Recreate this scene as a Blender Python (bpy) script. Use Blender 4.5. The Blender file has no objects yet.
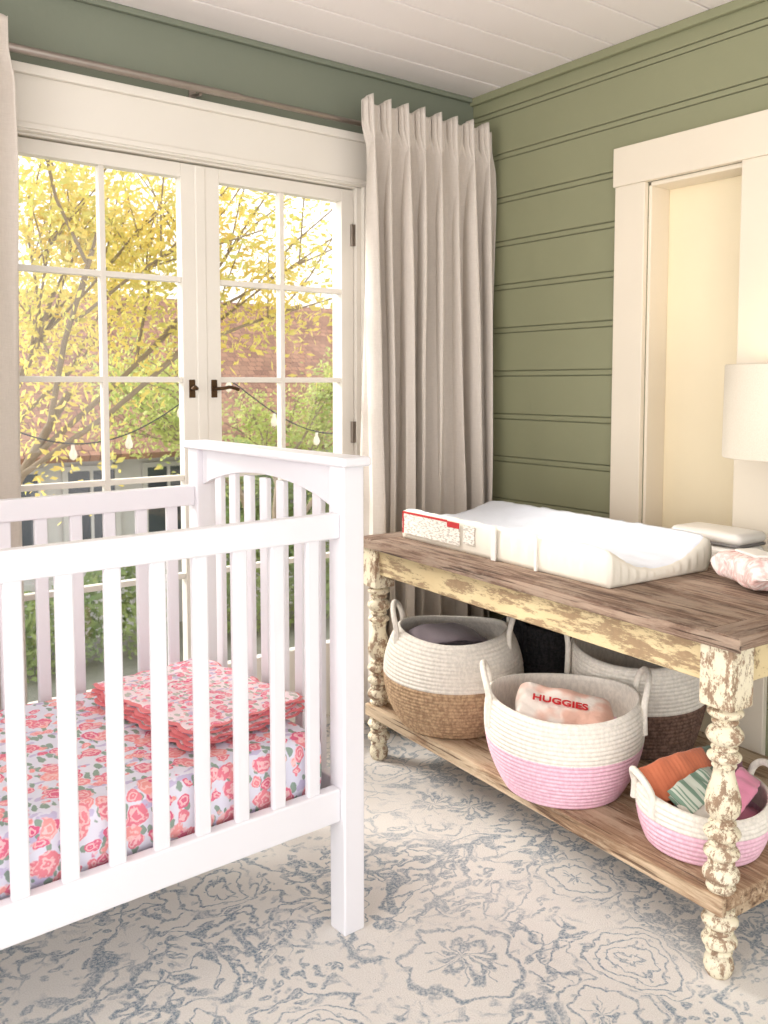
import bpy, bmesh, math, random
from mathutils import Vector, Matrix, noise as mnoise
random.seed(7)
sc = bpy.context.scene
sc.view_settings.view_transform = 'Standard'
sc.view_settings.exposure = 0.5

def C(r, g, b):
    def f(c):
        c /= 255.0
        return c/12.92 if c <= 0.04045 else ((c+0.055)/1.055)**2.4
    return (f(r), f(g), f(b), 1.0)

class NT:
    def __init__(s, name, rough=0.6):
        s.m = bpy.data.materials.new(name); s.m.use_nodes = True
        s.t = s.m.node_tree; s.b = s.t.nodes['Principled BSDF']
        s.b.inputs['Roughness'].default_value = rough
        s.co = s.t.nodes.new('ShaderNodeTexCoord')
    def put(s, sock, v):
        if isinstance(v, bpy.types.NodeSocket): s.t.links.new(v, sock)
        elif isinstance(v, (int, float)) and sock.type in ('VECTOR', 'RGBA'):
            sock.default_value = [v]*len(sock.default_value)
        else: sock.default_value = v
    def math(s, op, a, b=None, c=None):
        n = s.t.nodes.new('ShaderNodeMath'); n.operation = op
        for i, v in enumerate((a, b, c)):
            if v is not None: s.put(n.inputs[i], v)
        return n.outputs[0]
    def vmath(s, op, a, b=None):
        n = s.t.nodes.new('ShaderNodeVectorMath'); n.operation = op
        s.put(n.inputs[0], a)
        if b is not None: s.put(n.inputs[1], b)
        return n.outputs['Value'] if op in ('LENGTH', 'DISTANCE') else n.outputs[0]
    def mapping(s, vec, scale=(1, 1, 1), loc=(0, 0, 0), rot=(0, 0, 0)):
        n = s.t.nodes.new('ShaderNodeMapping'); s.put(n.inputs[0], vec)
        n.inputs['Scale'].default_value = scale; n.inputs['Location'].default_value = loc
        n.inputs['Rotation'].default_value = rot
        return n.outputs[0]
    def noise(s, vec, scale, detail=3, rough=0.5, dist=0.0, col=False):
        n = s.t.nodes.new('ShaderNodeTexNoise'); s.put(n.inputs['Vector'], vec)
        n.inputs['Scale'].default_value = scale; n.inputs['Detail'].default_value = detail
        n.inputs['Roughness'].default_value = rough; n.inputs['Distortion'].default_value = dist
        return n.outputs['Color'] if col else n.outputs['Fac']
    def vor(s, vec, scale, feature='F1', rnd=1.0):
        n = s.t.nodes.new('ShaderNodeTexVoronoi'); s.put(n.inputs['Vector'], vec); n.feature = feature
        n.inputs['Scale'].default_value = scale; n.inputs['Randomness'].default_value = rnd
        return n
    def ramp(s, fac, stops, interp='LINEAR'):
        n = s.t.nodes.new('ShaderNodeValToRGB'); s.put(n.inputs[0], fac); r = n.color_ramp
        r.interpolation = interp
        while len(r.elements) < len(stops): r.elements.new(0.5)
        for e, (p, c) in zip(r.elements, stops):
            e.position = p; e.color = c if len(c) == 4 else (*c, 1)
        return n.outputs[0]
    def step(s, v, lo, hi):
        n = s.t.nodes.new('ShaderNodeMapRange'); n.interpolation_type = 'SMOOTHSTEP'
        s.put(n.inputs[0], v); n.inputs[1].default_value = lo; n.inputs[2].default_value = hi
        return n.outputs[0]
    def inv(s, v): return s.math('SUBTRACT', 1.0, v)
    def mix(s, fac, a, b, mode='MIX'):
        n = s.t.nodes.new('ShaderNodeMix'); n.data_type = 'RGBA'; n.blend_type = mode
        s.put(n.inputs[0], fac); s.put(n.inputs[6], a); s.put(n.inputs[7], b)
        return n.outputs[2]
    def col(s, v): s.put(s.b.inputs['Base Color'], v)
    def bump(s, h, st=0.3, d=0.01):
        n = s.t.nodes.new('ShaderNodeBump'); n.inputs['Strength'].default_value = st
        n.inputs['Distance'].default_value = d; s.put(n.inputs['Height'], h)
        s.t.links.new(n.outputs[0], s.b.inputs['Normal'])

def paint(name, c, rough=0.5, var=0.06, scale=4.0, bs=0.1, bscale=120):
    n = NT(name, rough); v = n.noise(n.co.outputs['Object'], scale, 4)
    d = tuple(x*(1-var*2) for x in c[:3])+(1,)
    n.col(n.mix(v, c, d)); n.bump(n.noise(n.co.outputs['Object'], bscale, 2), bs, 0.002)
    return n.m

def cloth(name, c, c2=None, scale=500, bs=0.4, var=6):
    n = NT(name, 0.9); o = n.co.outputs['Object']
    c2 = c2 or tuple(x*0.82 for x in c[:3])+(1,)
    n.col(n.mix(n.noise(o, var, 5, 0.6), c, c2))
    n.bump(n.noise(o, scale, 2), bs, 0.001)
    n.b.inputs['Sheen Weight'].default_value = 0.2
    return n.m

# ------------------------------------------------------------------ mesh helpers
def link(ob, parent=None):
    sc.collection.objects.link(ob)
    if parent: ob.parent = parent
    return ob
def empty(name, loc=(0, 0, 0), rz=0.0):
    e = bpy.data.objects.new(name, None); e.empty_display_size = 0.1
    e.location = loc; e.rotation_euler = (0, 0, rz); return link(e)
def mesh(name, vs, fs, mats, parent=None, smooth=False, mi=None, loc=(0, 0, 0), rot=(0, 0, 0)):
    me = bpy.data.meshes.new(name); me.from_pydata([tuple(v) for v in vs], [], fs); me.update()
    if not isinstance(mats, (list, tuple)): mats = [mats]
    for m in mats: me.materials.append(m)
    if mi: me.polygons.foreach_set('material_index', mi)
    me.polygons.foreach_set('use_smooth', [smooth]*len(me.polygons))
    ob = bpy.data.objects.new(name, me); ob.location = loc; ob.rotation_euler = rot
    return link(ob, parent)
def bevel(ob, w, seg=2):
    b = ob.modifiers.new('bev', 'BEVEL'); b.width = w; b.segments = seg; b.limit_method = 'ANGLE'; b.angle_limit = 0.6
    return ob
def boxes(name, L, mat, parent=None, bev=0.0, loc=(0, 0, 0), rot=(0, 0, 0), mi=None, seg=2):
    vs, fs, ml = [], [], []
    for k, b in enumerate(L):
        x0, x1, y0, y1, z0, z1 = b[:6]; o = len(vs)
        vs += [(x0, y0, z0), (x1, y0, z0), (x1, y1, z0), (x0, y1, z0), (x0, y0, z1), (x1, y0, z1), (x1, y1, z1), (x0, y1, z1)]
        fs += [tuple(o+i for i in f) for f in ((0, 3, 2, 1), (4, 5, 6, 7), (0, 1, 5, 4), (1, 2, 6, 5), (2, 3, 7, 6), (3, 0, 4, 7))]
        ml += [b[6] if len(b) > 6 else 0]*6
    ob = mesh(name, vs, fs, mat, parent, False, ml, loc, rot)
    if bev: bevel(ob, bev, seg)
    return ob
def lathe(name, prof, mats, parent=None, seg=48, loc=(0, 0, 0), mfun=None, warp=None, smooth=True):
    vs, fs, mi = [], [], []
    n = len(prof)
    for (r, z) in prof:
        for i in range(seg):
            a = 2*math.pi*i/seg; p = (r*math.cos(a), r*math.sin(a), z)
            vs.append(warp(p) if warp else p)
    for j in range(n-1):
        for i in range(seg):
            k = (i+1) % seg
            fs.append((j*seg+i, j*seg+k, (j+1)*seg+k, (j+1)*seg+i))
            mi.append(mfun(0.5*(prof[j][0]+prof[j+1][0]), 0.5*(prof[j][1]+prof[j+1][1]), j) if mfun else 0)
    if prof[0][0] > 1e-5: fs.append(tuple(reversed(range(seg)))); mi.append(mi[0])
    if prof[-1][0] > 1e-5: fs.append(tuple((n-1)*seg+i for i in range(seg))); mi.append(mi[-1])
    return mesh(name, vs, fs, mats, parent, smooth, mi, loc)
def tube(name, pts, r, mat, parent=None, cyc=False, res=8, loc=(0, 0, 0)):
    cu = bpy.data.curves.new(name, 'CURVE'); cu.dimensions = '3D'; cu.bevel_depth = r; cu.bevel_resolution = 4; cu.use_fill_caps = True
    sp = cu.splines.new('NURBS' if len(pts) > 2 else 'POLY'); sp.points.add(len(pts)-1)
    for p, q in zip(sp.points, pts): p.co = (*q, 1)
    if len(pts) > 2: sp.order_u = 3; sp.use_endpoint_u = True; sp.resolution_u = res
    sp.use_cyclic_u = cyc
    cu.materials.append(mat); ob = bpy.data.objects.new(name, cu); ob.location = loc
    return link(ob, parent)

# ------------------------------------------------------------------ materials
m_white = paint('white_paint', C(236, 232, 226), 0.4, 0.03)
m_trim = paint('cream_trim', C(236, 225, 206), 0.45, 0.04)
m_door = paint('door_paint', C(228, 222, 212), 0.4, 0.04)
m_crib = paint('crib_paint', C(228, 226, 230), 0.35, 0.02)
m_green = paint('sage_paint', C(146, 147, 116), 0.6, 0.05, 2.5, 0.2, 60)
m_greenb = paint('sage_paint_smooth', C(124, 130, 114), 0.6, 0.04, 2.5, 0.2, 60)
m_green2 = paint('sage_groove', C(114, 116, 90), 0.7)
m_ceil = paint('ceiling_paint', C(248, 240, 238), 0.5, 0.02)
m_niche = paint('niche_paint', C(246, 232, 200), 0.5, 0.04)

def m_metal(name, c, r=0.3):
    n = NT(name, r); n.b.inputs['Metallic'].default_value = 1.0
    n.col(n.mix(n.noise(n.co.outputs['Object'], 20, 3), c, tuple(x*0.7 for x in c[:3])+(1,))); return n.m
m_rod = m_metal('brushed_nickel', C(178, 168, 160), 0.35)
m_bronze = m_metal('aged_bronze', C(96, 74, 54), 0.45)

# carpet
n = NT('floral_carpet', 0.95)
o = n.co.outputs['Object']
wob = n.vmath('SUBTRACT', n.noise(o, 5.0, 3, 0.6, 0, True), (0.5, 0.5, 0.5))
wob2 = n.vmath('SUBTRACT', n.noise(o, 40.0, 3, 0.6, 0, True), (0.5, 0.5, 0.5))
ow = n.vmath('ADD', o, n.vmath('MULTIPLY', wob, (0.15, 0.15, 0.0)))
ow = n.vmath('ADD', ow, n.vmath('MULTIPLY', wob2, (0.018, 0.018, 0.0)))
def peony(VS, off, R0, petals, freq, rnd_):
    q2 = n.vmath('MULTIPLY', n.vmath('ADD', ow, off), (VS, VS, 0))
    vo = n.vor(q2, 1.0, 'F1', rnd_)
    dv = n.vmath('SUBTRACT', q2, vo.outputs['Position'])
    sep = n.t.nodes.new('ShaderNodeSeparateXYZ'); n.put(sep.inputs[0], dv)
    ang = n.math('ARCTAN2', sep.outputs[1], sep.outputs[0])
    rr = n.math('DIVIDE', n.vmath('LENGTH', dv), VS)
    ringid = n.math('FLOOR', n.math('MULTIPLY', rr, freq))
    pa = n.math('ADD', n.math('MULTIPLY', ang, petals), n.math('MULTIPLY', ringid, 1.57))
    pet = n.math('ABSOLUTE', n.math('SINE', pa))
    nz = n.noise(o, 14, 3, 0.6)
    fr = n.math('FRACT', n.math('MULTIPLY', rr, freq))
    edge = n.math('SUBTRACT', fr, n.math('MULTIPLY_ADD', pet, 0.35, n.math('MULTIPLY', n.math('SUBTRACT', nz, 0.5), 1.1)))
    arc = n.inv(n.step(n.math('ABSOLUTE', n.math('SUBTRACT', edge, 0.35)), 0.04, 0.17))
    spoke = n.math('MULTIPLY', n.inv(n.step(pet, 0.05, 0.22)), n.step(fr, 0.35, 0.6))
    a = n.math('MAXIMUM', arc, n.math('MULTIPLY', spoke, 0.8))
    inn = n.inv(n.step(n.math('ADD', rr, n.math('MULTIPLY', pet, -0.03)), R0, R0+0.03))
    return n.math('MULTIPLY', a, inn), inn
med, in1 = peony(1.55, (0.3, 0.1, 0), 0.19, 4.0, 28.0, 0.8)
med2, in2 = peony(2.7, (5.1, 2.3, 0), 0.085, 2.5, 40.0, 0.9)
def contour(scale, dist, w, off=0.5, sd=0):
    v = n.noise(n.mapping(ow, loc=(scale+sd, off*7, 0)), scale, 1.5, 0.5, dist)
    return n.inv(n.step(n.math('ABSOLUTE', n.math('SUBTRACT', v, off)), w*0.35, w))
sc_a = contour(3.6, 0.6, 0.016)
sc_b = contour(9.0, 0.5, 0.030, 0.54)
sc_c = contour(9.0, 0.5, 0.026, 0.46, 5)
mb = n.step(n.noise(o, 2.6, 2), 0.42, 0.52)
def leaves(sx, sy, rz, sd, lo):
    vl = n.vor(n.mapping(ow, (sx, sy, 0), rot=(0, 0, rz)), 1.0)
    lf = n.inv(n.step(vl.outputs['Distance'], 0.24, 0.38))
    vein = n.step(vl.outputs['Distance'], 0.04, 0.18)
    return n.math('MULTIPLY', n.math('MULTIPLY', lf, vein), n.step(n.noise(n.mapping(o, loc=(sd, 2, 0)), 3.2, 2), lo, lo+0.07))
scr = n.math('MAXIMUM', sc_a, n.math('MULTIPLY', n.math('MAXIMUM', sc_b, sc_c), mb))
scr = n.math('MAXIMUM', scr, leaves(17, 38, 0.6, 4, 0.46))
scr = n.math('MAXIMUM', scr, leaves(36, 16, 0.3, 9, 0.48))
scr = n.math('MAXIMUM', scr, leaves(30, 44, 0.9, 14, 0.50))
scr = n.math('MULTIPLY', scr, n.inv(in2)); scr = n.math('MAXIMUM', scr, med2)
scr = n.math('MULTIPLY', scr, n.inv(n.math('MULTIPLY', in1, 0.97)))
pat = n.math('MAXIMUM', med, scr)
wear = n.step(n.noise(o, 130, 4, 0.8), 0.38, 0.60)
wear2 = n.step(n.noise(o, 1.6, 3), 0.30, 0.52)
pat = n.math('MULTIPLY', n.math('MULTIPLY', pat, n.math('MULTIPLY_ADD', wear, 0.7, 0.3)), n.math('MULTIPLY_ADD', wear2, 0.45, 0.55))
base = n.mix(n.noise(o, 260, 3, 0.7), C(253, 249, 243), C(232, 224, 216))
blue = n.mix(n.noise(o, 3, 2), C(78, 110, 138), C(108, 136, 156))
n.col(n.mix(n.math('MULTIPLY', pat, 0.85), base, blue))
n.bump(n.noise(o, 230, 4, 0.8), 0.7, 0.010)
m_carpet = n.m

# curtain linen
n = NT('linen_curtain', 0.9); o = n.co.outputs['Object']
wv = n.noise(n.mapping(o, (260, 260, 40)), 1, 3, 0.6); wh = n.noise(n.mapping(o, (40, 40, 300)), 1, 3, 0.6)
n.col(n.mix(n.math('MULTIPLY', n.math('ADD', wv, wh), 0.5), C(222, 213, 203), C(194, 184, 174)))
n.bump(n.math('ADD', wv, wh), 0.25, 0.002); n.b.inputs['Sheen Weight'].default_value = 0.1
m_curt = n.m

def wood(name, axis, cols, seed=0):
    n = NT(name, 0.85); o = n.co.outputs['Object']
    s = [14, 14, 14]; s[axis] = 0.9
    g = n.noise(n.mapping(o, tuple(s), (seed, seed, 0)), 3.0, 8, 0.75, 0.6)
    s2 = [9, 9, 9]; s2[axis] = 2.5
    w = n.noise(n.mapping(o, tuple(s2)), 1.0, 8, 0.75)
    s3 = [90, 90, 90]; s3[axis] = 3.0
    ck = n.step(n.noise(n.mapping(o, tuple(s3)), 1.0, 3, 0.6), 0.60, 0.66)
    a = n.ramp(g, [(0.34, cols[0]), (0.48, cols[1]), (0.62, cols[2])])
    a = n.mix(n.math('MULTIPLY', n.step(w, 0.46, 0.58), 0.7), a, cols[3])
    n.col(n.mix(n.math('MULTIPLY', ck, 0.8), a, cols[0])); n.bump(n.math('SUBTRACT', g, ck), 0.8, 0.006)
    return n.m
m_wtop = wood('weathered_plank_wood', 1, [C(62, 44, 34), C(118, 92, 76), C(174, 150, 130), C(164, 144, 126)])
m_wend = wood('breadboard_wood', 0, [C(64, 44, 34), C(116, 90, 74), C(170, 146, 126), C(158, 138, 122)])
m_wshelf = wood('shelf_wood', 1, [C(96, 72, 56), C(156, 126, 98), C(206, 182, 152), C(204, 184, 156)], 3)
def chipped(name, a, b, sc_, amt=0.85, c1=C(238, 226, 194), c2=C(222, 204, 162), st=(1, 1, 1), bs=0.3):
    n = NT(name, 0.7); o = n.co.outputs['Object']
    ch = n.step(n.noise(n.mapping(o, st), sc_, 10, 0.82), a, b)
    cream = n.mix(n.noise(o, 6, 3), c1, c2)
    n.col(n.mix(n.math('MULTIPLY', ch, amt), cream, n.mix(n.noise(o, 60, 3), C(158, 122, 92), C(100, 72, 54))))
    n.bump(n.inv(ch), bs, 0.002); return n.m
m_leg = chipped('chipped_cream_paint', 0.49, 0.54, 24, 0.88, C(236, 228, 206), C(218, 204, 172), (1.5, 1.5, 0.8), 0.2)
m_apron = chipped('worn_apron_paint', 0.50, 0.56, 13, 0.75, C(230, 212, 168), C(206, 182, 138), (1.6, 0.35, 1.6), 0.4)

def floral(name, bg, bg2, f1, f2, leaf, s1, amt, warp=0.045):
    n = NT(name, 0.9); o = n.co.outputs['Object']
    wb = n.noise(o, 22, 3, 0.6, 0, True)
    wb = n.vmath('MULTIPLY', n.vmath('SUBTRACT', wb, (0.5, 0.5, 0.5)), (warp, warp, warp))
    ow = n.vmath('ADD', o, wb)
    c = n.mix(n.noise(o, 8, 2), bg, bg2)
    v2 = n.vor(n.mapping(ow, (1, 0.45, 0.6), rot=(0, 0, 0.7)), s1*2.6)
    lf = n.inv(n.step(v2.outputs['Distance'], 0.32, 0.40))
    v3 = n.vor(n.mapping(ow, (0.4, 1, 0.6), (3, 1, 2), (0, 0, 0.5)), s1*2.2)
    lf3 = n.inv(n.step(v3.outputs['Distance'], 0.28, 0.36))
    c = n.mix(n.math('MULTIPLY', lf3, 0.7), c, C(190, 176, 214))
    c = n.mix(n.math('MULTIPLY', lf, 0.8), c, leaf)
    for k, (s_, am_, kp) in enumerate(((s1*1.5, amt*0.95, 0.22), (s1, amt, 0.15))):
        v1 = n.vor(n.vmath('ADD', ow, (k*3.3, k*1.7, 0.4)), s_); d1 = v1.outputs['Distance']
        fl = n.inv(n.step(d1, am_, am_+0.06))
        rg = n.math('SINE', n.math('ADD', n.math('MULTIPLY', d1, 26), n.math('MULTIPLY', n.noise(o, 60, 3), 16)))
        sepc = n.t.nodes.new('ShaderNodeSeparateColor'); n.put(sepc.inputs[0], v1.outputs['Color'])
        fa = n.mix(sepc.outputs[1], f1, f2)
        fc = n.mix(n.math('MULTIPLY', n.step(rg, -0.3, 0.9), 0.8), fa, n.mix(0.6, f2, C(255, 238, 240)))
        fl = n.math('MULTIPLY', fl, n.step(sepc.outputs[0], kp, kp+0.02))
        c = n.mix(fl, c, fc)
    n.col(c); n.bump(n.noise(o, 25, 3), 0.15, 0.01)
    return n.m
m_sheet = floral('floral_sheet', C(216, 218, 238), C(242, 238, 246), C(226, 98, 142), C(248, 170, 164), C(116, 148, 120), 20, 0.42, 0.035)
m_quilt = floral('floral_quilt', C(250, 222, 230), C(254, 240, 242), C(230, 96, 138), C(250, 156, 168), C(176, 180, 166), 30, 0.37, 0.02)
m_binding = cloth('coral_binding', C(238, 132, 136), None, 300, 0.3, 40)

def rope(name, c, c2=None):
    n = NT(name, 0.9); o = n.co.outputs['Object']
    s = n.noise(n.mapping(o, (110, 110, 60)), 1, 3, 0.6)
    n.col(n.mix(n.step(s, 0.35, 0.65), c2 or tuple(x*0.86 for x in c[:3])+(1,), c)); n.bump(s, 0.4, 0.003)
    return n.m
r_white = rope('cotton_rope_white', C(238, 231, 220))
r_jute = rope('jute_rope', C(196, 166, 132), C(156, 126, 98))
r_pink = rope('cotton_rope_pink', C(238, 198, 212), C(228, 180, 198))
r_brown = rope('brown_rope', C(126, 98, 84), C(88, 66, 56))
r_black = rope('charcoal_rope', C(50, 48, 50), C(26, 26, 28))

# ------------------------------------------------------------------ room shell
XR, YB, ZC = 2.514, 2.704, 2.42
X0, Y0 = -2.0, -1.5
boxes('floor', [(X0, XR+0.3, Y0, YB+0.16, -0.12, 0.0)], m_carpet)
L = []
y = YB
L.append((X0, XR+0.3, Y0, YB+0.2, ZC+0.02, ZC+0.14))
while y > Y0:
    L.append((X0, XR, max(y-0.174, Y0), y, ZC, ZC+0.02)); y -= 0.18
boxes('ceiling', L, m_ceil, bev=0.003)
OX0, OX1, OZ = 0.62, 1.955, 2.0
boxes('wall_back', [(X0, OX0, YB, YB+0.16, 0, ZC), (OX1, XR+0.3, YB, YB+0.16, 0, ZC), (OX0, OX1, YB, YB+0.16, OZ, ZC)], m_greenb)
NY0, NY1, NZ = 1.501, 1.847, 1.94
L = [(XR+0.007, XR+0.16, Y0, NY0, 0, ZC, 1), (XR+0.007, XR+0.16, NY1, YB, 0, ZC, 1), (XR+0.007, XR+0.16, NY0, NY1, NZ, ZC, 1)]
z = ZC - 0.10
ztop = ZC
while ztop > 0.01:
    zb = max(z, 0.0)
    segs = [(Y0, YB)] if zb >= 1.94 else [(Y0, NY0), (NY1, YB)]
    for a, b in segs:
        if ztop-zb > 0.03: L.append((XR, XR+0.013, a, b, zb+0.024, ztop))
        L.append((XR+0.001, XR+0.013, a, b, zb+0.003, zb+0.021))
    ztop = zb; z = zb-0.170
boxes('wall_right', L, [m_green, m_green2], bev=0.003)
boxes('trim_1', [(XR-0.02, XR, Y0, YB, ZC-0.03, ZC)], m_green, bev=0.004)
boxes('trim_5', [(X0, XR-0.02, YB-0.02, YB, ZC-0.02, ZC)], m_greenb, bev=0.004)
boxes('wall_niche', [(XR+0.10, XR+0.16, NY0, NY1, 0, NZ)], m_niche)
boxes('trim_2', [(XR-0.022, XR, NY1, 1.968, 0, 1.94), (XR-0.022, XR, 1.381, NY0, 0, 1.94), (XR-0.026, XR, 1.370, 1.975, 1.94, 2.07),
                 (XR, XR+0.10, NY1-0.012, NY1, 0, 1.94), (XR, XR+0.10, NY0, NY0+0.012, 0, 1.94), (XR, XR+0.10, NY0, NY1, 1.925, 1.94)], m_trim, bev=0.003)
boxes('baseboard_right', [(XR-0.018, XR, 1.970, YB, 0, 0.13), (XR-0.018, XR, Y0, 1.380, 0, 0.13)], m_trim, bev=0.004)
boxes('baseboard_back', [(2.09, XR-0.02, YB-0.018, YB, 0, 0.13), (X0, 0.48, YB-0.018, YB, 0, 0.13)], m_trim, bev=0.004)
boxes('trim_3', [(0.50, 0.63, YB-0.022, YB, 0, 1.995), (1.95, 2.07, YB-0.022, YB, 0, 1.995),
                 (0.48, 2.085, YB-0.026, YB, 1.995, 2.16), (0.47, 2.095, YB-0.045, YB, 2.15, 2.178), (0.49, 2.075, YB-0.034, YB, 2.0, 2.018),
                 (0.62, 0.655, YB, YB+0.16, 0, 2.0), (1.93, 1.955, YB, YB+0.16, 0, 2.0), (0.62, 1.955, YB, YB+0.16, 1.99, 2.0),
                 (0.62, 1.955, YB-0.01, YB+0.2, 0.0, 0.03)], m_door, bev=0.003)

def glass_mat():
    m = bpy.data.materials.new('window_glass'); m.use_nodes = True; t = m.node_tree
    for x in list(t.nodes): t.nodes.remove(x)
    out = t.nodes.new('ShaderNodeOutputMaterial'); mx = t.nodes.new('ShaderNodeMixShader')
    tr = t.nodes.new('ShaderNodeBsdfTransparent'); gl = t.nodes.new('ShaderNodeBsdfGlossy'); gl.inputs['Roughness'].default_value = 0.02
    mx.inputs[0].default_value = 0.04
    t.links.new(tr.outputs[0], mx.inputs[1]); t.links.new(gl.outputs[0], mx.inputs[2]); t.links.new(mx.outputs[0], out.inputs[0])
    return m
m_glass = glass_mat()
def french(name, x0, x1, gx0, gx1, mid, hx, hs):
    e = empty(name, (0, 0, 0)); ya, yb = YB+0.015, YB+0.055
    rows = [0.30, 0.63, 0.96, 1.285, 1.612, 1.94]
    L = [(x0, gx0, ya, yb, 0.03, 1.985), (gx1, x1, ya, yb, 0.03, 1.985), (gx0, gx1, ya, yb, 1.94, 1.985), (gx0, gx1, ya, yb, 0.03, 0.30)]
    for r in rows[1:-1]: L.append((gx0, gx1, ya+0.006, yb-0.004, r-0.009, r+0.009))
    L.append((mid-0.009, mid+0.009, ya+0.0055, yb-0.0045, 0.30, 1.94))
    boxes('frame', L, m_door, e, 0.002)
    boxes('glass', [(gx0, gx1, ya+0.022, ya+0.024, 0.30, 1.94)], m_glass, e)
    boxes('handle_plate', [(hx-0.011, hx+0.011, ya-0.004, ya, 1.225, 1.285)], m_bronze, e, 0.003)
    tube('handle_lever', [(hx, ya-0.004, 1.255), (hx, ya-0.040, 1.255), (hx+hs*0.02, ya-0.045, 1.257), (hx+hs*0.04, ya-0.045, 1.262), (hx+hs*0.07, ya-0.043, 1.252)], 0.006, m_bronze, e)
    return e
french('window_1', 0.658, 1.300, 0.715, 1.243, 0.985, 1.272, -0.25)
french('window_2', 1.324, 1.928, 1.380, 1.875, 1.625, 1.352, 1)
boxes('trim_4', [(1.292, 1.330, YB+0.012, YB+0.055, 0.03, 1.985)], m_door, bev=0.004)
boxes('door_hinge', [(1.912, 1.930, YB+0.002, YB+0.014, z, z+0.08) for z in (0.35, 1.05, 1.78)], m_rod, bev=0.002)

# ------------------------------------------------------------------ curtains and rod
e = empty('curtain_rod', (0, 0, 0))
tube('rod_thin', [(0.9, 2.640, 2.205), (2.47, 2.640, 2.205)], 0.009, m_rod, e)
tube('rod_thick', [(-0.6, 2.640, 2.205), (1.42, 2.640, 2.205)], 0.012, m_rod, e)
for x in (-0.4, 1.28, 2.44):
    tube('bracket', [(x, YB, 2.20), (x, 2.65, 2.187), (x, 2.64, 2.19)], 0.006, m_rod, e)
    boxes('bracket_plate', [(x-0.012, x+0.012, YB-0.006, YB, 2.17, 2.24)], m_rod, e, 0.002)
def curtain(name, xa, xb, xa2, xb2, nf, seed, yc=2.55):
    NU, NZ_ = nf*44, 100
    vs, fs = [], []
    rnd = random.Random(seed); ph = [rnd.uniform(-1, 1) for _ in range(nf+2)]; am = [rnd.uniform(0.6, 1.25) for _ in range(nf+2)]
    for j in range(NZ_+1):
        t = j/NZ_; z = 2.268 - t*2.256
        top = min(1.0, max(0.0, 1-(2.268-z-0.08)/0.10)); top = top*top*(3-2*top)
        for i in range(NU+1):
            u = i/NU; k = u*nf; ki = int(k); f = k-ki; f2 = f*f*(3-2*f)
            a = am[ki]*(1-f2)+am[ki+1]*f2; p = ph[ki]*(1-f2)+ph[ki+1]*f2
            dr = min(1, t*1.6)
            th = 2*math.pi*k + p*dr*1.7
            A = (0.036 + 0.018*min(1, t*3))*(1+(a-1)*min(1, t*5))
            s = math.sin(th)
            low = s + 0.30*math.sin(2*th+1.3+p*2)*dr + 0.10*math.sin(3*th+5*t+ki)*dr
            g = math.exp(-((f-0.25)/0.17)**2)
            high = 1.35*g*(0.60+0.40*math.cos((f-0.25)*2*math.pi*8.0)) - 0.35
            pf = low*(1-top)+high*top
            tt = t**0.6
            x = (xa+(xb-xa)*u)*(1-tt)+(xa2+(xb2-xa2)*u)*tt
            x += (1-top)*0.026*math.cos(th)*min(1, t*4+0.3)*a + 0.012*math.sin(2.3*t+ki)*dr
            yy = yc - A*pf + 0.008*mnoise.noise((u*9, z*1.6, seed))
            zz = z + (0.010*mnoise.noise((u*14, 0, seed)) - 0.014*(1-g) if j == 0 else 0)
            vs.append((min(x, 2.506), min(yy, 2.622), zz))
    w = NU+1
    for j in range(NZ_):
        for i in range(NU): fs.append((j*w+i, j*w+i+1, (j+1)*w+i+1, (j+1)*w+i))
    ob = mesh(name, vs, fs, m_curt, None, True)
    s = ob.modifiers.new('s', 'SOLIDIFY'); s.thickness = 0.002
    return ob
curtain('curtain', 1.846, 2.478, 1.852, 2.502, 8, 3)
curtain('curtain', 0.16, 0.680, 0.16, 0.676, 6, 5)

# ------------------------------------------------------------------ crib
crib = empty('baby_crib', (1.138, 1.635, 0), math.radians(1.4))
CL, CW = 1.36, 0.705
def post(x, y, n):
    boxes(n, [(x-0.029, x+0.029, y-0.029, y+0.029, 0, 1.088)], m_crib, crib, 0.004)
for i, (x, y) in enumerate(((0, 0), (0, CW), (-CL, 0), (-CL, CW))): post(x, y, 'post_%d' % (i+1))
for x in (0, -CL):
    boxes('end_cap', [(x-0.040, x+0.040, -0.045, CW+0.045, 1.086, 1.108)], m_crib, crib, 0.007, seg=3)
    N_ = 24; ya, yb = 0.029, CW-0.029; vs = []; fs = []
    for i in range(N_+1):
        t = i/N_; y = ya+(yb-ya)*t
        zb = 0.985 + 0.055*(math.sin(math.pi*min(1, max(0, (t-0.02)/0.96)))**0.7)
        for xx in (x-0.012, x+0.012): vs += [(xx, y, zb), (xx, y, 1.087)]
    for i in range(N_):
        a, b = i*4, i*4+4
        fs += [(a, b, b+1, a+1), (a+2, a+3, b+3, b+2), (a, a+2, b+2, b), (a+1, b+1, b+3, a+3)]
    fs += [(0, 1, 3, 2), (N_*4, N_*4+2, N_*4+3, N_*4+1)]
    bevel(mesh('end_arch_rail', vs, fs, m_crib, crib), 0.002)
    L = [(x-0.013, x+0.013, 0.029, CW-0.029, 0.27, 0.35)]
    ns = 7
    for i in range(ns):
        y = 0.029 + (CW-0.058)*(i+1)/(ns+1)
        L.append((x-0.008, x+0.008, y-0.018, y+0.018, 0.345, 1.03))
    boxes('end_slats', L, m_crib, crib, 0.003)
for y, nm in ((0, 'front'), (CW, 'back')):
    L = [(-CL+0.029, -0.029, y-0.015, y+0.015, 0.925, 0.982), (-CL+0.029, -0.029, y-0.015, y+0.015, 0.27, 0.348)]
    x = -0.096
    while x > -CL+0.05:
        L.append((x-0.0165, x+0.0165, y-0.008, y+0.008, 0.345, 0.93)); x -= 0.0906
    boxes(nm+'_rail_and_slats', L, m_crib, crib, 0.004)
m_bolt = paint('bolt_plug', C(206, 200, 196), 0.5)
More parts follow.
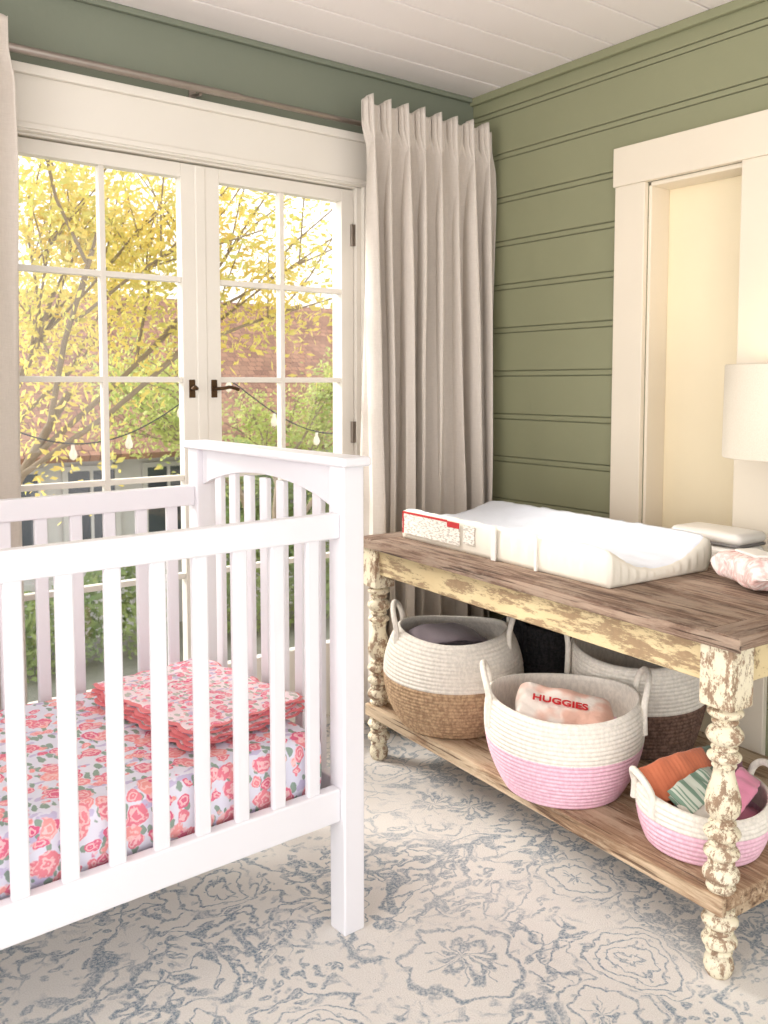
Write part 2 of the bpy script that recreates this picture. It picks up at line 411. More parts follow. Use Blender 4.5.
for z in (0.95, 0.76, 0.31):
    ob = lathe('bolt_cover', [(0.0, 0), (0.006, 0), (0.006, 0.003), (0, 0.003)], m_bolt, crib, 12, (0.029, 0, z)); ob.rotation_euler = (0, math.radians(90), 0)
boxes('mattress_support', [(-CL+0.03, -0.03, 0.02, CW-0.02, 0.30, 0.318)], m_crib, crib)
def rbox(name, sx, sy, sz, mat, parent=None, r=0.03, loc=(0, 0, 0), rot=(0, 0, 0), amp=0.0, fr=8.0, n=(24, 24, 6), puff=0.0, crimp=0.0):
    vs = {}; L = []; fs = []
    nx, ny, nz = n
    def gv(i, j, k):
        key = (i, j, k)
        if key not in vs:
            p = Vector(((i/nx-0.5)*sx, (j/ny-0.5)*sy, (k/nz-0.5)*sz))
            q = Vector((max(-sx/2+r, min(sx/2-r, p.x)), max(-sy/2+r, min(sy/2-r, p.y)), max(-sz/2+r, min(sz/2-r, p.z))))
            d = p-q
            if d.length > 1e-6: p = q + d.normalized()*r
            if puff: p.z *= 1+puff*(1-(2*p.x/sx)**2)*(1-(2*p.y/sy)**2)
            if crimp:
                v = abs(2*p.y/sy); w = max(0.0, (v-0.80)/0.20)
                p.z *= 1-0.93*min(1, w*1.6); p.y *= 1+0.16*w
                p.z += 0.0
            if amp:
                v = Vector(mnoise.noise_vector(Vector((p.x*fr, p.y*fr, p.z*fr))+Vector(loc)*3)); p += v*amp
            vs[key] = len(L); L.append(p)
        return vs[key]
    for i in range(nx):
        for j in range(ny):
            fs.append((gv(i, j, nz), gv(i+1, j, nz), gv(i+1, j+1, nz), gv(i, j+1, nz)))
            fs.append((gv(i, j, 0), gv(i, j+1, 0), gv(i+1, j+1, 0), gv(i+1, j, 0)))
    for i in range(nx):
        for k in range(nz):
            fs.append((gv(i, 0, k), gv(i+1, 0, k), gv(i+1, 0, k+1), gv(i, 0, k+1)))
            fs.append((gv(i, ny, k), gv(i, ny, k+1), gv(i+1, ny, k+1), gv(i+1, ny, k)))
    for j in range(ny):
        for k in range(nz):
            fs.append((gv(0, j, k), gv(0, j, k+1), gv(0, j+1, k+1), gv(0, j+1, k)))
            fs.append((gv(nx, j, k), gv(nx, j+1, k), gv(nx, j+1, k+1), gv(nx, j, k+1)))
    return mesh(name, L, fs, mat, parent, True, None, loc, rot)
rbox('mattress', CL-0.075, CW-0.06, 0.145, m_sheet, crib, 0.03, (-CL/2, CW/2, 0.393), amp=0.004, fr=9, n=(60, 40, 10))
q = empty('folded_baby_quilt', (0.920, 1.970, 0.4695), math.radians(8))
def quilt_layer(z, sx, sy, th, k):
    nx, ny = 80, 80; vs = []; fs = []
    for s in (1, -1):
        for j in range(ny+1):
            for i in range(nx+1):
                u, v = i/nx*2-1, j/ny*2-1
                ex = 0.010*abs(math.sin(v*13+k)); ey = 0.010*abs(math.sin(u*10+k*2))
                x = u*(sx/2)+ (ex-0.005)*abs(u)**8*math.copysign(1, u); yy = v*(sy/2)+(ey-0.005)*abs(v)**8*math.copysign(1, v)
                edge = max(abs(u), abs(v)); h = th/2*math.sqrt(max(0, 1-edge**10))
                wv = 0.004*mnoise.noise((x*9, yy*9, 1)) + 0.002*math.sin(x*70)*math.sin(yy*70)
                vs.append((x, yy, z+s*h+wv))
    W = nx+1; O = W*(ny+1); mi = []
    for b in (0, 1):
        for j in range(ny):
            for i in range(nx):
                f = (b*O+j*W+i, b*O+j*W+i+1, b*O+(j+1)*W+i+1, b*O+(j+1)*W+i)
                fs.append(f if b == 0 else f[::-1]); ed = i in (0, 1, nx-2, nx-1) or j in (0, ny-1); mi.append(1 if ed else 0)
    mesh('fold_%d' % k, vs, fs, [m_quilt, m_binding], q, True, mi)
for k in range(4): quilt_layer(0.010+0.0125*k, 0.325-0.006*(k % 2), 0.45-0.008*((k+1) % 2), 0.013, k)

# ------------------------------------------------------------------ rustic table
TR = math.radians(-3.5)
T = empty('rustic_console_table', (1.633, 0.958, 0), TR)
TL, TD, TZ = 1.45, 0.78, 0.757
L = []
pw = (TD-0.0)/6
for i in range(6): L.append((i*pw+0.0015, (i+1)*pw-0.0015, 0.085, TL-0.085, TZ-0.026, TZ-0.001*(i % 2)))
boxes('top_planks', L, m_wtop, T, 0.002)
boxes('top_breadboards', [(0, TD, 0.0, 0.083, TZ-0.027, TZ+0.001), (0, TD, TL-0.083, TL, TZ-0.027, TZ+0.001)], m_wend, T, 0.003)
boxes('top_edge', [(-0.006, 0.0, -0.004, TL+0.004, TZ-0.03, TZ-0.002), (TD, TD+0.006, 0, TL, TZ-0.03, TZ-0.002)], m_wtop, T, 0.002)
lx = (0.045, TD-0.045); ly = (0.060, TL-0.060)
boxes('apron', [(0.022, 0.042, 0.06, TL-0.06, 0.640, TZ-0.027), (TD-0.042, TD-0.022, 0.06, TL-0.06, 0.640, TZ-0.027),
                (0.05, TD-0.05, 0.036, 0.056, 0.640, TZ-0.027), (0.05, TD-0.05, TL-0.056, TL-0.036, 0.640, TZ-0.027)], m_apron, T, 0.003)
def bead(z1, z0, r, neck=0.021, n_=7):
    return [(z1+(z0-z1)*i/n_, neck+(r-neck)*math.sin(math.pi*i/n_)**0.75) for i in range(n_)]
pr = [(0.595, .030)]
for z1, z0, r in ((0.592, 0.566, .039), (0.566, 0.552, .029), (0.552, 0.508, .040), (0.508, 0.496, .029), (0.496, 0.470, .037), (0.470, 0.458, .027)): pr += bead(z1, z0, r)
pr += [(0.458, .022), (0.445, .023), (0.425, .029), (0.400, .036), (0.380, .039), (0.362, .036), (0.350, .027), (0.345, .022)]
for z1, z0, r in ((0.343, 0.331, .030), (0.331, 0.300, .040), (0.300, 0.288, .029), (0.288, 0.258, .039), (0.258, 0.246, .029), (0.246, 0.205, .040), (0.205, 0.190, .032)): pr += bead(z1, z0, r, 0.023)
pr += [(0.190, .028), (0.150, .028)]
for z1, z0, r in ((0.150, 0.138, .032), (0.138, 0.106, .040), (0.106, 0.094, .030), (0.094, 0.060, .039), (0.060, 0.048, .029)): pr += bead(z1, z0, r, 0.022)
pr += [(0.048, .022), (0.038, .030), (0.022, .033), (0.008, .029), (0, .024)]
prof = [(r*0.97, z) for z, r in reversed(pr)]
for i, (x, y) in enumerate([(a, b) for a in lx for b in ly]):
    lathe('leg_%d' % (i+1), prof, m_leg, T, 40, (x, y, 0))
    boxes('leg_block_%d' % (i+1), [(x-0.039, x+0.039, y-0.039, y+0.039, 0.594, TZ-0.027)], m_leg, T, 0.004)
L = []
sw = (TD-0.05)/5
for i in range(5): L.append((0.025+i*sw+0.0015, 0.025+(i+1)*sw-0.0015, 0.03, TL-0.03, 0.158, 0.188))
boxes('shelf_planks', L, m_wshelf, T, 0.004)
boxes('shelf_rail', [(0.008, 0.026, 0.03, TL-0.03, 0.150, 0.190), (0.06, TD-0.06, 0.04, 0.062, 0.125, 0.158), (0.06, TD-0.06, TL-0.062, TL-0.04, 0.125, 0.158)], m_wshelf, T, 0.004)

# ------------------------------------------------------------------ baskets
ZS = 0.189
def basket(name, x, y, h, rb, rm, rt, split, m_top, m_bot, rz, handles=True, ring=0.0115, hw=0.085, hh=0.075, lean=0.0):
    e = empty(name, (x, y, ZS), rz)
    def R(t):
        return rb*(1-t)**2+ 2*t*(1-t)*(2*rm-0.5*(rb+rt)) + rt*t*t
    p = [(0.0, 0.0), (rb*0.8, 0.0)]
    nr = int(h/ring)
    for k in range(nr):
        for q_ in range(5):
            f = q_/5; z = (k+f)*h/nr
            p.append((R(z/h)+0.0036*math.sin(math.pi*f), z))
    p.append((R(1)-0.001, h)); p.append((R(1)-0.006, h+0.004)); p.append((R(1)-0.011, h))
    for k in range(14): z = h*(1-(k+1)/14.5); p.append((R(z/h)-0.011, z))
    p.append((0.0, 0.012))
    def mf(r, z, j): return 1 if (z < split*h) else 0
    def wp(c):
        a = math.atan2(c[1], c[0]); t = c[2]/h
        s = 1+0.012*math.sin(3*a+x*9)*t
        return (c[0]*s, c[1]*s, c[2]+(0.010*math.cos(2*a)+lean*math.sin(a+rz))*t*t)
    lathe('body', p, [m_top, m_bot], e, 72, mfun=mf, warp=wp)
    if handles:
        for s in (1, -1):
            r = R(1); pts = []
            for i in range(15):
                a = math.pi*i/14
                pts.append((s*(r-0.004+0.020*math.sin(a)), hw*math.cos(a), h-0.01+hh*math.sin(a)**0.7+0.01))
            pts = [(pts[0][0]+s*0.003, pts[0][1]*1.02, h*0.72)]+pts+[(pts[-1][0]+s*0.003, pts[-1][1]*1.02, h*0.72)]
            tube('handle_%s' % ('a' if s > 0 else 'b'), pts, 0.0085, m_top, e)
    return e
def heap(name, e, z, r, h, mat, seed, fr=7, oy=(0, 0)):
    vs, fs = [(oy[0], oy[1], z+h)], []; S, K = 48, 14
    for k in range(1, K+1):
        for i in range(S):
            a = 2*math.pi*i/S; rr_ = r*k/K
            x, y = rr_*math.cos(a), rr_*math.sin(a)
            f = abs(mnoise.noise((x*fr*1.6, y*fr*1.6, seed)))
            f2 = mnoise.noise((x*fr*5+f*4, y*fr*2, seed+4))
            vs.append((x+oy[0], y+oy[1], z+h*(1-(k/K)**3)+h*1.3*f*(1-(k/K)**6)+0.012*f2))
    for i in range(S): fs.append((0, 1+i, 1+(i+1) % S))
    for k in range(K-1):
        for i in range(S): fs.append((1+k*S+i, 1+(k+1)*S+i, 1+(k+1)*S+(i+1) % S, 1+k*S+(i+1) % S))
    return mesh(name, vs, fs, mat, e, True)

rd = math.radians
def folded(name, e, loc, rot, w, l, th, mat, layers=3, bend=0.6, rib=0.0):
    vs, fs = [], []; NX = 60; rn = random.Random(name)
    for k in range(layers):
        base_ = len(vs); dy = rn.uniform(-0.007, 0.007); dl = rn.uniform(0.86, 1.0)
        for i in range(NX+1):
            u = i/NX*2-1
            a = u*bend*dl; R_ = l/2/max(bend, 1e-3)
            tp = (1-abs(u)**14)**0.5 if abs(u) < 1 else 0.12
            for j in range(24):
                b = 2*math.pi*j/24; cy = math.copysign(abs(math.cos(b))**0.6, math.cos(b))*w/2; cz = math.sin(b)*th/2*max(tp, 0.15)
                rr_ = R_ + k*th*1.0 + cz + 0.006*mnoise.noise((u*3, cy*25, k*0.6)) + rib*math.sin(u*60)*0.5
                vs.append((rr_*math.sin(a), cy*(1-0.02*k)+dy+0.006*mnoise.noise((u*2.5, k*1.7, 3)), rr_*math.cos(a)-R_*math.cos(bend)))
        for i in range(NX):
            for j in range(24):
                j2 = (j+1) % 24; a0 = base_+i*24; a1 = a0+24
                fs.append((a0+j, a1+j, a1+j2, a0+j2))
        fs.append(tuple(base_+j for j in range(24))); fs.append(tuple(base_+NX*24+j for j in reversed(range(24))))
    return mesh(name, vs, fs, mat, e, True, None, loc, rot)
m_mauve = cloth('mauve_grey_knit', C(138, 124, 130), C(104, 94, 102), 200, 0.6)
b1 = basket('jute_rope_basket', 1.870, 2.085, 0.300, 0.165, 0.222, 0.178, 0.54, r_white, r_jute, rd(-45))
heap('grey_blanket', b1, 0.15, 0.150, 0.05, m_mauve, 3)
folded('grey_blanket_fold', b1, (-0.02, 0.0, 0.235), (rd(6), rd(4), rd(30)), 0.16, 0.24, 0.014, m_mauve, 3, 0.5)
b2 = basket('pink_rope_basket', 1.800, 1.562, 0.245, 0.152, 0.204, 0.202, 0.56, r_white, r_pink, rd(-45), hw=0.075)
b3 = basket('brown_rope_basket', 2.215, 1.63, 0.285, 0.160, 0.196, 0.200, 0.50, r_white, r_brown, rd(-60))
heap('brown_blanket', b3, 0.15, 0.17, 0.03, cloth('taupe_fleece', C(110, 88, 76), C(70, 56, 50), 200, 0.6), 8)
b4 = basket('small_pink_basket', 1.834, 1.160, 0.125, 0.126, 0.148, 0.150, 0.62, r_white, r_pink, rd(-30), hw=0.05, hh=0.05)
b5 = basket('charcoal_fabric_basket', 2.255, 2.05, 0.27, 0.12, 0.14, 0.14, 0.99, r_black, r_black, 0, hw=0.04, hh=0.03)
heap('dark_cloth', b5, 0.2, 0.12, 0.03, cloth('dark_cloth', C(60, 58, 62)), 2)

n = NT('diaper_film', 0.3); o = n.co.outputs['Object']
n.col(n.mix(n.step(n.noise(o, 11, 2), 0.42, 0.58), C(246, 234, 224), C(236, 190, 172))); n.bump(n.noise(o, 34, 4), 0.7, 0.008); m_pack = n.m
m_red = paint('red_ink', C(200, 40, 44), 0.5)
pack = rbox('diaper_pack', 0.26, 0.16, 0.07, m_pack, b2, 0.032, (0.0, -0.005, 0.195), (rd(16), rd(8), rd(-4)), amp=0.008, fr=18, n=(30, 18, 12))
heap('muslin_cloths', b2, 0.13, 0.180, 0.04, cloth('white_muslin', C(226, 206, 198)), 12)
tx = bpy.data.curves.new('label_text', 'FONT'); tx.body = 'HUGGIES'; tx.size = 0.036; tx.align_x = 'CENTER'; tx.align_y = 'CENTER'; tx.extrude = 0.0006; tx.offset = 0.0010
tx.materials.append(m_red); to = bpy.data.objects.new('label_text', tx); link(to, pack)
to.location = (-0.015, -0.01, 0.0405)

cl = [(C(206, 122, 86), C(178, 90, 60)), (C(164, 172, 160), C(132, 144, 134)), (C(230, 152, 176), C(206, 118, 148)), (C(134, 78, 98), C(104, 60, 78)), (C(206, 198, 186), C(170, 160, 150)), (C(124, 146, 122), C(92, 114, 94))]
cm = [cloth('baby_cloth_%d' % i, a, b, 260, 0.6, 18) for i, (a, b) in enumerate(cl)]
n = NT('striped_knit', 0.9); o = n.co.outputs['Object']
st_ = n.step(n.math('SINE', n.math('MULTIPLY', n.noise(n.mapping(o, (60, 4, 4)), 1, 1), 22)), -0.2, 0.2)
n.col(n.mix(st_, C(186, 190, 176), C(112, 136, 118))); m_str = n.m
folded('rust_onesie', b4, (-0.052, 0.060, 0.108), (rd(44), rd(-8), rd(14)), 0.10, 0.14, 0.013, cm[0], 6, 0.45, 0.0016)
folded('grey_onesie', b4, (-0.026, -0.020, 0.112), (rd(30), rd(-6), rd(30)), 0.075, 0.16, 0.009, m_str, 4, 0.55)
folded('cream_onesie', b4, (-0.030, -0.075, 0.088), (rd(25), rd(-2), rd(14)), 0.06, 0.13, 0.010, cm[4], 3, 0.4)
folded('green_onesie', b4, (0.022, 0.022, 0.122), (rd(34), rd(-4), rd(50)), 0.06, 0.17, 0.009, cm[5], 3, 0.55)
folded('pink_onesie', b4, (0.058, -0.036, 0.116), (rd(30), rd(-4), rd(46)), 0.06, 0.15, 0.010, cm[2], 4, 0.55)
folded('plum_onesie', b4, (0.076, 0.040, 0.128), (rd(25), rd(-4), rd(60)), 0.06, 0.14, 0.010, cm[3], 4, 0.5)
folded('teal_onesie', b4, (0.036, 0.090, 0.118), (rd(20), rd(4), rd(24)), 0.06, 0.13, 0.009, cm[5], 5, 0.5)
heap('bottom_clothes', b4, 0.07, 0.130, 0.02, cm[2], 5)

# ------------------------------------------------------------------ changing pad
m_pad = paint('pad_vinyl', C(230, 234, 243), 0.45, 0.03, 6, 0.3, 30)
m_padside = paint('pad_side_cover', C(238, 232, 218), 0.6, 0.04, 6, 0.25, 60)
P = empty('changing_pad', (1.998, 1.835, TZ+0.0015), TR)
PW = 0.392
def padmesh():
    W, Ln = PW, 0.90; nx, ny, nz = 40, 60, 8; vs, fs, mi = [], [], []
    def top(u, v):
        h = 0.036 + 0.070*(abs(u)**2.2) + 0.032*max(0, v-0.62)/0.38*(1-abs(u)**3)
        return h + 0.004*mnoise.noise((u*5, v*9, 1)) + 0.0025*mnoise.noise((u*16, v*20, 3))
    idx = {}
    for j in range(ny+1):
        for i in range(nx+1):
            u, v = i/nx*2-1, j/ny*2-1
            idx[(i, j)] = len(vs); k = 1-0.012*(abs(u)**20+abs(v)**20)
            vs.append((u*W/2*k, v*Ln/2*k, top(u, v)-0.006*(abs(u)**24+abs(v)**24)))
    for j in range(ny):
        for i in range(nx):
            fs.append((idx[i, j], idx[i+1, j], idx[i+1, j+1], idx[i, j+1])); mi.append(0)
    per = [(i, 0) for i in range(nx)]+[(nx, j) for j in range(ny)]+[(i, ny) for i in range(nx, 0, -1)]+[(0, j) for j in range(ny, 0, -1)]
    rows = [[idx[p] for p in per]]
    for s in range(1, nz+1):
        row = []
        for q_, (i, j) in enumerate(per):
            u, v = i/nx*2-1, j/ny*2-1; t = s/nz
            off = 0.004*math.sin(math.pi*t)+0.0036*math.sin(q_*2.1+1.5*math.sin(q_*0.3))*math.sin(math.pi*min(1, t*1.1))
            nxv = (1 if abs(u) > 0.999 else 0)*math.copysign(1, u); nyv = (1 if abs(v) > 0.999 else 0)*math.copysign(1, v)
            row.append(len(vs)); vs.append((u*W/2+nxv*off, v*Ln/2+nyv*off, (top(u, v)-0.006)*(1-t)))
        rows.append(row)
    n_ = len(per)
    for a, b in zip(rows, rows[1:]):
        for q_ in range(n_):
            q2 = (q_+1) % n_; fs.append((a[q_], b[q_], b[q2], a[q2])); mi.append(1)
    fs.append(tuple(reversed(rows[-1]))); mi.append(1)
    mesh('pad_body', vs, fs, [m_pad, m_padside], P, True, mi)
padmesh()
ml_ = NT('printed_label', 0.5); o = ml_.co.outputs['Object']
tl = ml_.step(ml_.noise(ml_.mapping(o, (1, 70, 230)), 1, 2), 0.5, 0.56)
ml_.col(ml_.mix(ml_.math('MULTIPLY', tl, 0.5), C(244, 238, 228), C(130, 120, 110))); m_label = ml_.m
px = -PW/2-0.0085
boxes('warning_label', [(px, px+0.003, 0.14, 0.44, 0.018, 0.084, 0), (px-0.001, px+0.0003, 0.20, 0.44, 0.084, 0.091, 1), (px-0.001, px+0.0003, 0.434, 0.441, 0.018, 0.088, 1), (px-0.001, px+0.0003, 0.14, 0.20, 0.070, 0.088, 1), (px, px+0.003, 0.07, 0.12, 0.03, 0.085, 0)],
      [m_label, m_red], P)
boxes('safety_strap', [(px-0.003, px+0.0025, -0.03, -0.010, 0.0, 0.1), (px-0.003, px+0.0025, -0.20, -0.19, 0.0, 0.1)], m_white, P, 0.001)

D = empty('wipes_dispenser', (2.325, 1.445, TZ+0.0015), TR)
m_box = paint('dispenser_plastic', C(238, 232, 224), 0.3, 0.02); m_gry = paint('seam_grey', C(120, 116, 114), 0.5)
rbox('body', 0.135, 0.235, 0.055, m_box, D, 0.022, (0, 0, 0.0275), n=(16, 20, 8))
rbox('seam', 0.130, 0.230, 0.010, m_gry, D, 0.004, (0, 0, 0.058), n=(16, 20, 4))
rbox('lid', 0.137, 0.237, 0.032, m_box, D, 0.0155, (0, 0, 0.0765), n=(16, 20, 8), puff=0.25)
n = NT('wipes_film', 0.22); o = n.co.outputs['Object']
n.col(n.ramp(n.noise(o, 16, 3, 0.6, 0.6), [(0.40, C(250, 238, 234)), (0.50, C(238, 196, 190)), (0.57, C(250, 234, 230)), (0.68, C(216, 158, 154))]))
n.bump(n.noise(o, 26, 5, 0.6), 0.9, 0.014); m_wp = n.m
Wp = empty('wipes_packet', (2.080, 1.185, TZ+0.0045), rd(-30))
rbox('packet', 0.125, 0.215, 0.066, m_wp, Wp, 0.018, (0, 0, 0.043), amp=0.006, fr=22, n=(22, 36, 10), puff=0.18, crimp=1.0)
rbox('flap', 0.06, 0.10, 0.008, m_box, Wp, 0.0035, (0, 0, 0.084), n=(10, 14, 2))

La = empty('table_lamp', (2.312, 1.235, TZ+0.0015), 0)
n = NT('lampshade_linen', 0.9); n.col(n.mix(n.noise(n.co.outputs['Object'], 300, 2), C(236, 228, 212), C(222, 210, 190)))
m_sh = n.m
lathe('shade', [(0.164, 0.312), (0.166, 0.315), (0.164, 0.562), (0.162, 0.565), (0.160, 0.562), (0.162, 0.315), (0.164, 0.312)], m_sh, La, 64)
lathe('base', [(0, 0), (0.06, 0), (0.062, 0.01), (0.03, 0.02), (0.012, 0.03), (0.012, 0.12), (0.02, 0.14), (0.02, 0.15), (0.011, 0.17), (0.011, 0.38), (0.0, 0.38)], m_bronze, La, 32)
lathe('bulb', [(0, 0.38), (0.014, 0.385), (0.016, 0.40), (0.03, 0.43), (0.032, 0.45), (0.024, 0.475), (0, 0.487)], m_white, La, 24)
tube('shade_spider', [(-0.160, 0, 0.36), (0.160, 0, 0.36)], 0.002, m_bronze, La)
li = bpy.data.lights.new('lamp_light', 'POINT'); li.energy = 1.3; li.color = (1, 0.80, 0.55); li.shadow_soft_size = 0.04
lo = bpy.data.objects.new('lamp_light', li); lo.location = (0, 0, 0.52); link(lo, La)

# ------------------------------------------------------------------ outdoors
GZ = -2.8
m_grass = paint('garden_ground', C(160, 156, 138), 0.9, 0.2, 0.6)
boxes('garden_ground', [(-20, 40, 3.4, 50, GZ-0.2, GZ)], m_grass)
n = NT('roof_tiles', 0.8); o = n.co.outputs['Object']
br = n.t.nodes.new('ShaderNodeTexBrick'); n.put(br.inputs['Vector'], n.vmath('ADD', o, n.vmath('MULTIPLY', n.noise(o, 6, 2, 0.5, 0, True), (0.05, 0.05, 0))))
br.inputs['Scale'].default_value = 1.0; br.inputs['Brick Width'].default_value = 0.16; br.inputs['Row Height'].default_value = 0.14; br.inputs['Mortar Size'].default_value = 0.008
br.inputs['Color1'].default_value = C(176, 128, 100); br.inputs['Color2'].default_value = C(136, 96, 76); br.inputs['Mortar'].default_value = C(102, 74, 60)
n.col(n.mix(n.math('MULTIPLY', n.step(n.noise(o, 1.5, 4), 0.4, 0.7), 0.5), br.outputs[0], C(164, 124, 98))); m_roof = n.m
m_stucco = paint('stucco', C(216, 212, 208), 0.9, 0.06, 1.0)
m_wdark = paint('dark_glass', C(64, 72, 82), 0.2)
H = empty('neighbour_house', (0, 0, 0), 0)
boxes('walls', [(1.0, 16, 14.0, 20, GZ, 0.35)], m_stucco, H)
wv = []; wf = []
for i, x in enumerate((1.9, 3.2, 4.4, 5.7, 7.2, 8.6, 10.2, 12)):
    wv.append((x, x+0.75, 13.95, 14.02, -1.35, -0.10)); wf += [(x-0.08, x+0.83, 13.92, 13.99, -0.10, -0.02), (x-0.08, x+0.83, 13.92, 13.99, -1.43, -1.35), (x-0.08, x, 13.92, 13.99, -1.35, -0.1), (x+0.75, x+0.83, 13.92, 13.99, -1.35, -0.1), (x+0.35, x+0.40, 13.93, 13.96, -1.35, -0.1)]
boxes('windows', wv, m_wdark, H); boxes('window_frames', wf, m_stucco, H)
boxes('garage_doors', [(3.0, 5.4, 13.93, 14.0, GZ, GZ+1.0), (6.4, 8.8, 13.93, 14.0, GZ, GZ+1.0)], m_white, H)
rl = math.hypot(3.7, 2.8); ra = math.atan2(2.8, 3.7)
boxes('roof_front', [(-1, 18, 0, rl, -0.06, 0.06)], m_roof, H, loc=(0, 13.3, 0.15), rot=(ra, 0, 0))
boxes('roof_rear', [(-1, 18, -rl, 0, -0.06, 0.06)], m_roof, H, loc=(0, 20.7, 0.15), rot=(-ra, 0, 0))

m_bark = paint('bark', C(150, 132, 110), 0.9, 0.2, 8)
def leafmat(name, a, b):
    n = NT(name, 0.7); oi = n.noise(n.co.outputs['Object'], 2.2, 3)
    cc = n.ramp(oi, [(0.3, a), (0.7, b)]); n.col(cc)
    mx = n.t.nodes.new('ShaderNodeMixShader'); tr = n.t.nodes.new('ShaderNodeBsdfTranslucent'); mx.inputs[0].default_value = 0.5
    n.put(tr.inputs['Color'], cc)
    out = n.t.nodes['Material Output']
    n.t.links.new(n.b.outputs[0], mx.inputs[1]); n.t.links.new(tr.outputs[0], mx.inputs[2]); n.t.links.new(mx.outputs[0], out.inputs[0])
    return n.m
m_yel = leafmat('yellow_leaves', C(240, 212, 118), C(204, 204, 118))
m_yg = leafmat('yellow_green_leaves', C(206, 208, 122), C(168, 184, 110))
m_grn = leafmat('green_leaves', C(184, 196, 124), C(134, 160, 104))
def tree(name, x, y, h, spread, zc, nl, ls, mat, seed, trunk=0.09, levels=4, up=0.0):
    e = empty(name, (x, y, GZ)); rnd = random.Random(seed)
    vs, fs = [], []; tips = []
    def seg(p, q_, r0, r1):
        d = (q_-p).normalized(); a = d.orthogonal().normalized(); b = d.cross(a); o_ = len(vs)
        for c, r in ((p, r0), (q_, r1)):
            for i in range(7):
                t = 2*math.pi*i/7; vs.append(c+a*r*math.cos(t)+b*r*math.sin(t))
        for i in range(7): fs.append((o_+i, o_+(i+1) % 7, o_+7+(i+1) % 7, o_+7+i))
    def grow(p, d, l, r, lv):
        q_ = p+d*l; m_ = p+d*l*0.5+Vector((rnd.uniform(-1, 1), rnd.uniform(-1, 1), 0))*l*0.05
        seg(p, m_, r, r*0.88); seg(m_, q_, r*0.88, r*0.72)
        if lv <= 2: tips.append((p, q_, lv))
        if lv == 0: return
        for _ in range(3 if lv > 1 else 4):
            dd = (d+Vector((rnd.uniform(-1, 1), rnd.uniform(-1, 1), rnd.uniform(-0.35+up, 0.7+up)))*spread).normalized()
            grow(p+d*l*rnd.uniform(0.6, 1.0), dd, l*rnd.uniform(0.62, 0.82), r*0.55, lv-1)
    grow(Vector((0, 0, 0)), Vector((0, 0, 1)), h*0.42, trunk, levels)
    mesh('branches', vs, fs, m_bark, e, True)
    lv_, lf_ = [], []
    cl_ = [rnd.choice(tips) for _ in range(max(1, nl//55))]
    for _ in range(nl):
        p, q_, l_ = rnd.choice(cl_); c = p.lerp(q_, rnd.random())+Vector((rnd.gauss(0, 1), rnd.gauss(0, 1), rnd.gauss(0, 1)))*h*0.028
        a = Vector((rnd.gauss(0, 1), rnd.gauss(0, 1), rnd.gauss(0, 1))).normalized(); b = a.orthogonal().normalized()
        s = ls*rnd.uniform(0.6, 1.3); o_ = len(lv_)
        lv_ += [c-a*s, c+b*s*0.5, c+a*s, c-b*s*0.5]; lf_.append((o_, o_+1, o_+2, o_+3))
    mesh('foliage', lv_, lf_, mat, e, False)
    return e
tree('garden_tree', 1.15, 6.6, 6.8, 0.85, 0, 19000, 0.036, m_yel, 11, 0.075, 4, 0.12)
tree('garden_tree', 5.6, 9.6, 4.7, 0.85, 0, 9000, 0.038, m_yg, 5, 0.07, 4, 0.0)
tree('garden_tree', 8.4, 9.8, 6.0, 0.8, 0, 13000, 0.043, m_grn, 21, 0.09, 4, 0.15)
def hedge(name, x0, x1, y, z0, z1, nl, mat, seed):
    rnd = random.Random(seed); lv_, lf_ = [], []
    for _ in range(nl):
        c = Vector((rnd.uniform(x0, x1), y+max(-0.5, min(0.5, rnd.gauss(0, 0.22))), z0+0.06+(z1-z0)*rnd.random()**0.8))
        c.z += 0.25*math.sin(c.x*3)*((c.z-z0)/(z1-z0))
        a = Vector((rnd.gauss(0, 1), rnd.gauss(0, 1), rnd.gauss(0, 1))).normalized(); b = a.orthogonal().normalized()
        s = rnd.uniform(0.04, 0.08); o_ = len(lv_)
        lv_ += [c-a*s, c+b*s*0.5, c+a*s, c-b*s*0.5]; lf_.append((o_, o_+1, o_+2, o_+3))
    return mesh(name, lv_, lf_, mat, None, False)
hedge('garden_hedge', 6.2, 9.0, 12.55, GZ, 0.1, 10000, m_grn, 3)
hedge('garden_hedge', 1.0, 5.4, 12.55, GZ, -1.5, 5000, m_grn, 4)
S_ = empty('string_lights', (0, 0, 0)); m_cab = paint('cable', C(40, 40, 40))
n = NT('clear_bulb', 0.1); n.col(C(240, 230, 210)); n.b.inputs['Alpha'].default_value = 0.7; m_blb = n.m
pts = []
for i in range(33):
    t = i/32; x = 0.8+t*5.2; sag = 0.42*abs(math.sin(math.pi*t*3))
    pts.append((x, 5.0, 1.35-sag))
tube('cable', pts, 0.004, m_cab, S_)
bp = [(0.0, 0.0), (0.010, -0.005), (0.011, -0.025), (0.018, -0.04), (0.023, -0.06), (0.018, -0.08), (0, -0.09)]
for i in range(1, 32, 2):
    lathe('bulb', bp, m_blb, S_, 16, pts[i])

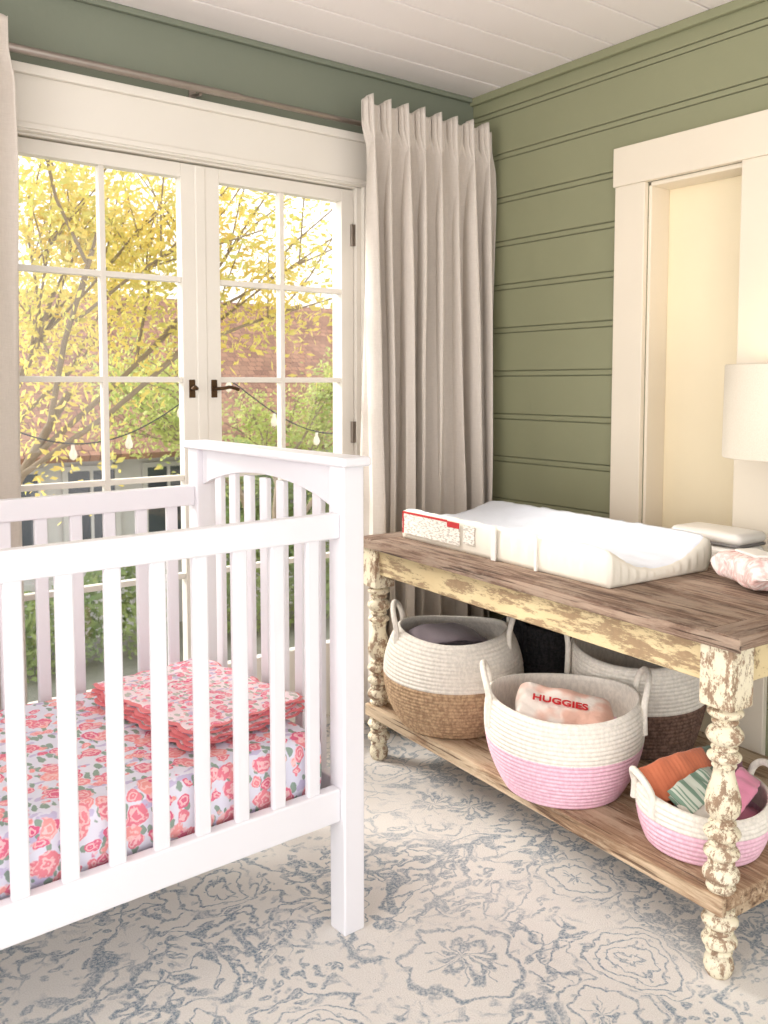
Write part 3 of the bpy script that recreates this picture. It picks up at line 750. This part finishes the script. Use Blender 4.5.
# ------------------------------------------------------------------ light
w = bpy.data.worlds.new('sky'); sc.world = w; w.use_nodes = True; t = w.node_tree; bg = t.nodes['Background']
tc = t.nodes.new('ShaderNodeTexCoord'); sp = t.nodes.new('ShaderNodeSeparateXYZ'); rp = t.nodes.new('ShaderNodeValToRGB')
t.links.new(tc.outputs['Generated'], sp.inputs[0]); t.links.new(sp.outputs[2], rp.inputs[0])
rp.color_ramp.elements[0].position = 0.0; rp.color_ramp.elements[0].color = (1.0, 0.97, 0.94, 1)
rp.color_ramp.elements[1].position = 0.8; rp.color_ramp.elements[1].color = (0.82, 0.89, 1.0, 1)
t.links.new(rp.outputs[0], bg.inputs[0]); bg.inputs[1].default_value = 1.45
su = bpy.data.lights.new('sun', 'SUN'); su.energy = 5.0; su.color = (1, 0.95, 0.88); su.angle = rd(24)
so = bpy.data.objects.new('sun', su); so.rotation_euler = Vector((0.42, -0.80, -0.60)).to_track_quat('-Z', 'Y').to_euler(); link(so)
ar = bpy.data.lights.new('rear_fill_light', 'AREA'); ar.shape = 'RECTANGLE'; ar.size = 2.4; ar.size_y = 1.8; ar.energy = 9; ar.color = (1, 0.955, 0.91)  # added area fill behind the camera, no actual window there
ao = bpy.data.objects.new('rear_fill_light', ar); ao.location = (-0.6, -1.45, 1.35); ao.rotation_euler = (rd(88), 0, rd(-28)); link(ao)
ar = bpy.data.lights.new('side_fill_light', 'AREA'); ar.shape = 'RECTANGLE'; ar.size = 1.8; ar.size_y = 1.7; ar.energy = 30; ar.color = (1, 0.96, 0.92)  # unseen fill added on the left to side-light curtain and table
ao = bpy.data.objects.new('side_fill_light', ar); ao.location = (-1.95, 0.6, 1.5); ao.rotation_euler = (rd(88), 0, rd(-84)); link(ao)

# ------------------------------------------------------------------ camera
cd = bpy.data.cameras.new('camera'); cam = bpy.data.objects.new('camera', cd); link(cam)
cd.sensor_fit = 'VERTICAL'; cd.sensor_height = 24; cd.sensor_width = 18; cd.lens = 884/1024*24
cd.shift_y = -66/1024; cd.clip_start = 0.05
cd.dof.use_dof = True; cd.dof.focus_distance = 2.3; cd.dof.aperture_fstop = 4.5
cam.location = (0, 0, 1.27); cam.rotation_euler = (math.radians(86), 0, math.radians(-37.3))
sc.camera = cam
